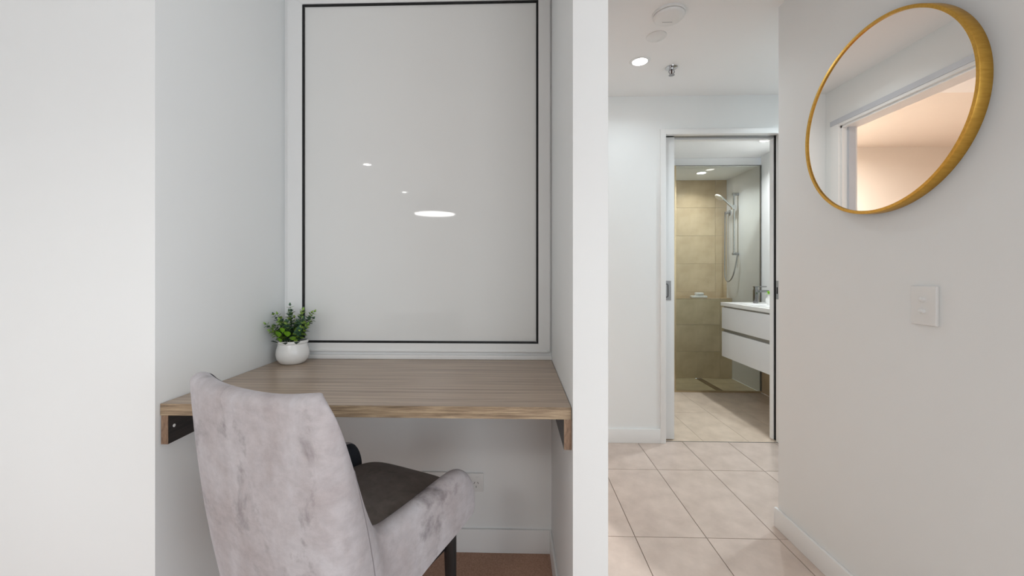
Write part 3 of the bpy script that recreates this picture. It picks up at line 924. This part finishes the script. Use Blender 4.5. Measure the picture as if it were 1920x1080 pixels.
# the large rounded lime leaves in front
for (dx, dy, dz, L, az, el) in ((-0.020, -0.056, 0.028, 0.026, -100, 70), (0.012, -0.056, 0.030, 0.026, -80, 65), (-0.012, -0.060, 0.010, 0.024, -110, 60),
                                (0.028, -0.052, 0.016, 0.022, -60, 55), (-0.030, -0.048, 0.004, 0.024, -130, 35), (0.006, -0.060, 0.002, 0.026, -85, 30),
                                (0.036, -0.040, 0.000, 0.022, -40, 40), (-0.006, -0.058, 0.044, 0.022, -95, 75)):
    bm = bmesh.new()
    d = Vector((math.cos(R(az)) * math.cos(R(el)), math.sin(R(az)) * math.cos(R(el)), math.sin(R(el))))
    p = base + Vector((dx, dy, dz))
    add_leaf(bm, p, d, Vector((math.cos(R(az)), math.sin(R(az)), -0.6)) * -1, L, L * 0.95, 0, cup=0.35)
    ext = bmesh.ops.solidify(bm, geom=list(bm.faces), thickness=0.0006)
    obj('leaf', bm, LIME if dz > 0.008 else GREEN, pp, smooth=True)

# ================================================================== BATHROOM FITTINGS
# vanity
VX0, VX1, VY0, VY1 = 1.834, BX, 2.86, 3.715
va = empty('bathroom_vanity', ((VX0 + VX1) / 2, (VY0 + VY1) / 2, 0.365), 'white wall-hung bathroom vanity with two drawers', 'vanity')
box('carcass', VX0 + 0.022, VX1, VY0, VY1, 0.367, 0.808, LACQ, va)
box('drawer', VX0, VX0 + 0.020, VY0, VY1, 0.612, 0.798, LACQ, va, bev=0.0015)
box('drawer', VX0, VX0 + 0.020, VY0, VY1, 0.365, 0.584, LACQ, va, bev=0.0015)
box('finger_channel', VX0 + 0.019, VX0 + 0.0225, VY0, VY1, 0.583, 0.613, STEEL, va)
box('finger_channel', VX0 + 0.019, VX0 + 0.0225, VY0, VY1, 0.797, 0.812, STEEL, va)
# worktop with a recessed basin
bm = bmesh.new()
add_box(bm, VX0 - 0.008, VX1, VY0 - 0.005, VY1 + 0.005, 0.812, 0.842, 0.002)
vt = obj('basin_top', bm, CERAMIC, va, smooth=True)
bm = bmesh.new()
bx0, bx1, by0, by1 = 1.88, 2.14, 3.02, 3.46
add_box(bm, bx0, bx1, by0, by1, 0.835, 0.8425, 0.001)
obj('basin_bowl', bm, mat('basin_inner', (0.78, 0.78, 0.78, 1), 0.15, var=0.01), va, smooth=True)
boxes('basin_rim', [(bx0 - 0.012, bx0, by0 - 0.012, by1 + 0.012, 0.84, 0.848), (bx1, bx1 + 0.012, by0 - 0.012, by1 + 0.012, 0.84, 0.848),
                    (bx0, bx1, by0 - 0.012, by0, 0.84, 0.848), (bx0, bx1, by1, by1 + 0.012, 0.84, 0.848)], CERAMIC, va, bev=0.002)
# tap
tx, ty = 2.055, 3.585
tp = empty('basin_tap', (tx, ty, 0.842), 'square steel mixer tap at the far end of the vanity', 'tap')
box('body', tx - 0.014, tx + 0.014, ty - 0.018, ty + 0.018, 0.842, 0.958, TAPST, tp, bev=0.003)
box('spout', tx + 0.01, tx + 0.105, ty - 0.016, ty + 0.016, 0.936, 0.954, TAPST, tp, bev=0.003)
box('lever', tx - 0.016, tx + 0.085, ty - 0.016, ty + 0.016, 0.980, 0.988, TAPST, tp, bev=0.002)
box('lever_neck', tx - 0.012, tx + 0.012, ty - 0.012, ty + 0.012, 0.957, 0.981, TAPST, tp)
# little vase on the vanity
vx, vy = 2.10, 3.47
vs = empty('bud_vase', (vx, vy, 0.842), 'tiny white vase with a yellow-green sprig on the vanity', 'vase')
lathe('vase', [(0, 0), (0.022, 0), (0.028, 0.02), (0.026, 0.045), (0.014, 0.06), (0.014, 0.072), (0.012, 0.072), (0.012, 0.05), (0, 0.05)], (vx, vy, 0.842), CERAMIC, vs, n=24)
bm = bmesh.new()
for k in range(26):
    az = k * 2.4
    el = R(random.uniform(5, 80))
    d = Vector((math.cos(az) * math.cos(el), math.sin(az) * math.cos(el), math.sin(el)))
    add_leaf(bm, Vector((vx, vy, 0.842 + 0.08)) + d * 0.006, d, Vector((0, 0, 1)), 0.026, 0.017, 0)
tag(obj('sprig', bm, LIME, vs, smooth=True), kind='stuff')

# shower screen
ss = empty('shower_screen', (1.85, YB, 0), 'clear glass shower screen with a slim metal post at its left', 'shower screen')
box('glass_panel', 1.484, BX - 0.004, YB - 0.004, YB + 0.004, 0.014, 2.088, GLASS, ss)
box('floor_channel', 1.44, BX, YB - 0.008, YB + 0.008, 0.0, 0.014, mat('champagne_metal', rgb(198, 180, 146), 0.35, metal=0.6, var=0.05), ss)
box('wall_channel', BX - 0.006, BX, YB - 0.010, YB + 0.010, 0.014, 2.09, mat('grey_channel', (0.22, 0.22, 0.22, 1), 0.4, metal=0.5, var=0.05), ss)
box('top_channel', 1.44, BX, YB - 0.006, YB + 0.006, 2.088, 2.0945, mat('grey_channel', (0.2, 0.2, 0.2, 1)), ss)
box('post', 1.452, 1.484, YB - 0.012, YB + 0.012, 0.0, 2.094, mat('champagne_metal', rgb(198, 180, 146)), ss, bev=0.003)
# linear drain
dr = empty('shower_drain', (1.915, 4.16, -0.02), 'narrow dark linear drain set into the shower floor', 'drain')
box('channel', 1.885, 1.945, YB - 0.01, BY - 0.11, -0.02, -0.004, mat('drain_dark', rgb(92, 76, 56), 0.5, var=0.1), dr)
box('grate', 1.889, 1.941, YB - 0.006, BY - 0.114, -0.004, -0.001, mat('drain_grate', rgb(128, 108, 80), 0.4, var=0.2, scale=60), dr)

# sliding rail shower
rx, ry = BX - 0.045, 4.245
rs = empty('rail_shower', (BX, ry, 1.30), 'chrome sliding rail shower with hand piece on the white shower wall', 'shower')
tube('rail', [(rx, ry, 1.28), (rx, ry, 1.915)], 0.0105, CHROME, rs, n=16)
for z in (1.295, 1.90):
    tube('rail_mount', [(rx - 0.014, ry, z), (BX, ry, z)], 0.014, STEEL, rs, n=16)
lathe('wall_elbow', [(0.028, 0), (0.028, 0.006), (0.014, 0.01), (0.014, 0.05), (0, 0.05)], (BX, 4.41, 1.735), STEEL, rs, n=20, axis='x-')
box('slider', rx - 0.024, rx + 0.016, ry - 0.018, ry + 0.018, 1.745, 1.79, CHROME, rs, bev=0.006)
tube('handle', [(rx - 0.018, ry - 0.004, 1.765), (rx - 0.09, ry - 0.004, 1.835), (rx - 0.125, ry - 0.004, 1.866)], 0.0115, CHROME, rs, n=12, r_end=0.014)
bm = lathe_bm([(0, 0), (0.040, 0.0), (0.045, 0.006), (0.042, 0.014), (0.02, 0.026), (0, 0.028)], 32)
bmesh.ops.rotate(bm, verts=bm.verts, cent=(0, 0, 0), matrix=Matrix.Rotation(R(38), 3, 'Y'))
bmesh.ops.translate(bm, verts=bm.verts, vec=(rx - 0.155, ry - 0.004, 1.862))
obj('spray_head', bm, mat('pale_spray_face', (0.75, 0.72, 0.66, 1), 0.25, var=0.03), rs, smooth=True)
hose = catmull([(BX - 0.05, 4.41, 1.725), (BX - 0.052, 4.41, 1.55), (BX - 0.055, 4.408, 1.25), (BX - 0.058, 4.40, 1.09), (BX - 0.06, 4.36, 1.02),
                (BX - 0.06, 4.30, 1.02), (BX - 0.055, 4.24, 1.08), (BX - 0.04, 4.215, 1.20), (BX - 0.03, 4.21, 1.285)], 60)
tube('hose', hose, 0.0065, STEEL, rs, n=8)
# small white folds on the ledge, guessed as towels
tw = empty('folded_towel', (1.93, 4.42, 0.836), 'small white folds on the shower ledge, guessed as towels', 'towel')
box('lower_fold', 1.86, 2.02, 4.385, 4.455, 0.836, 0.862, TOWEL, tw, bev=0.012, seg=3)
box('upper_fold', 1.905, 1.985, 4.39, 4.45, 0.862, 0.895, TOWEL, tw, bev=0.014, seg=3)
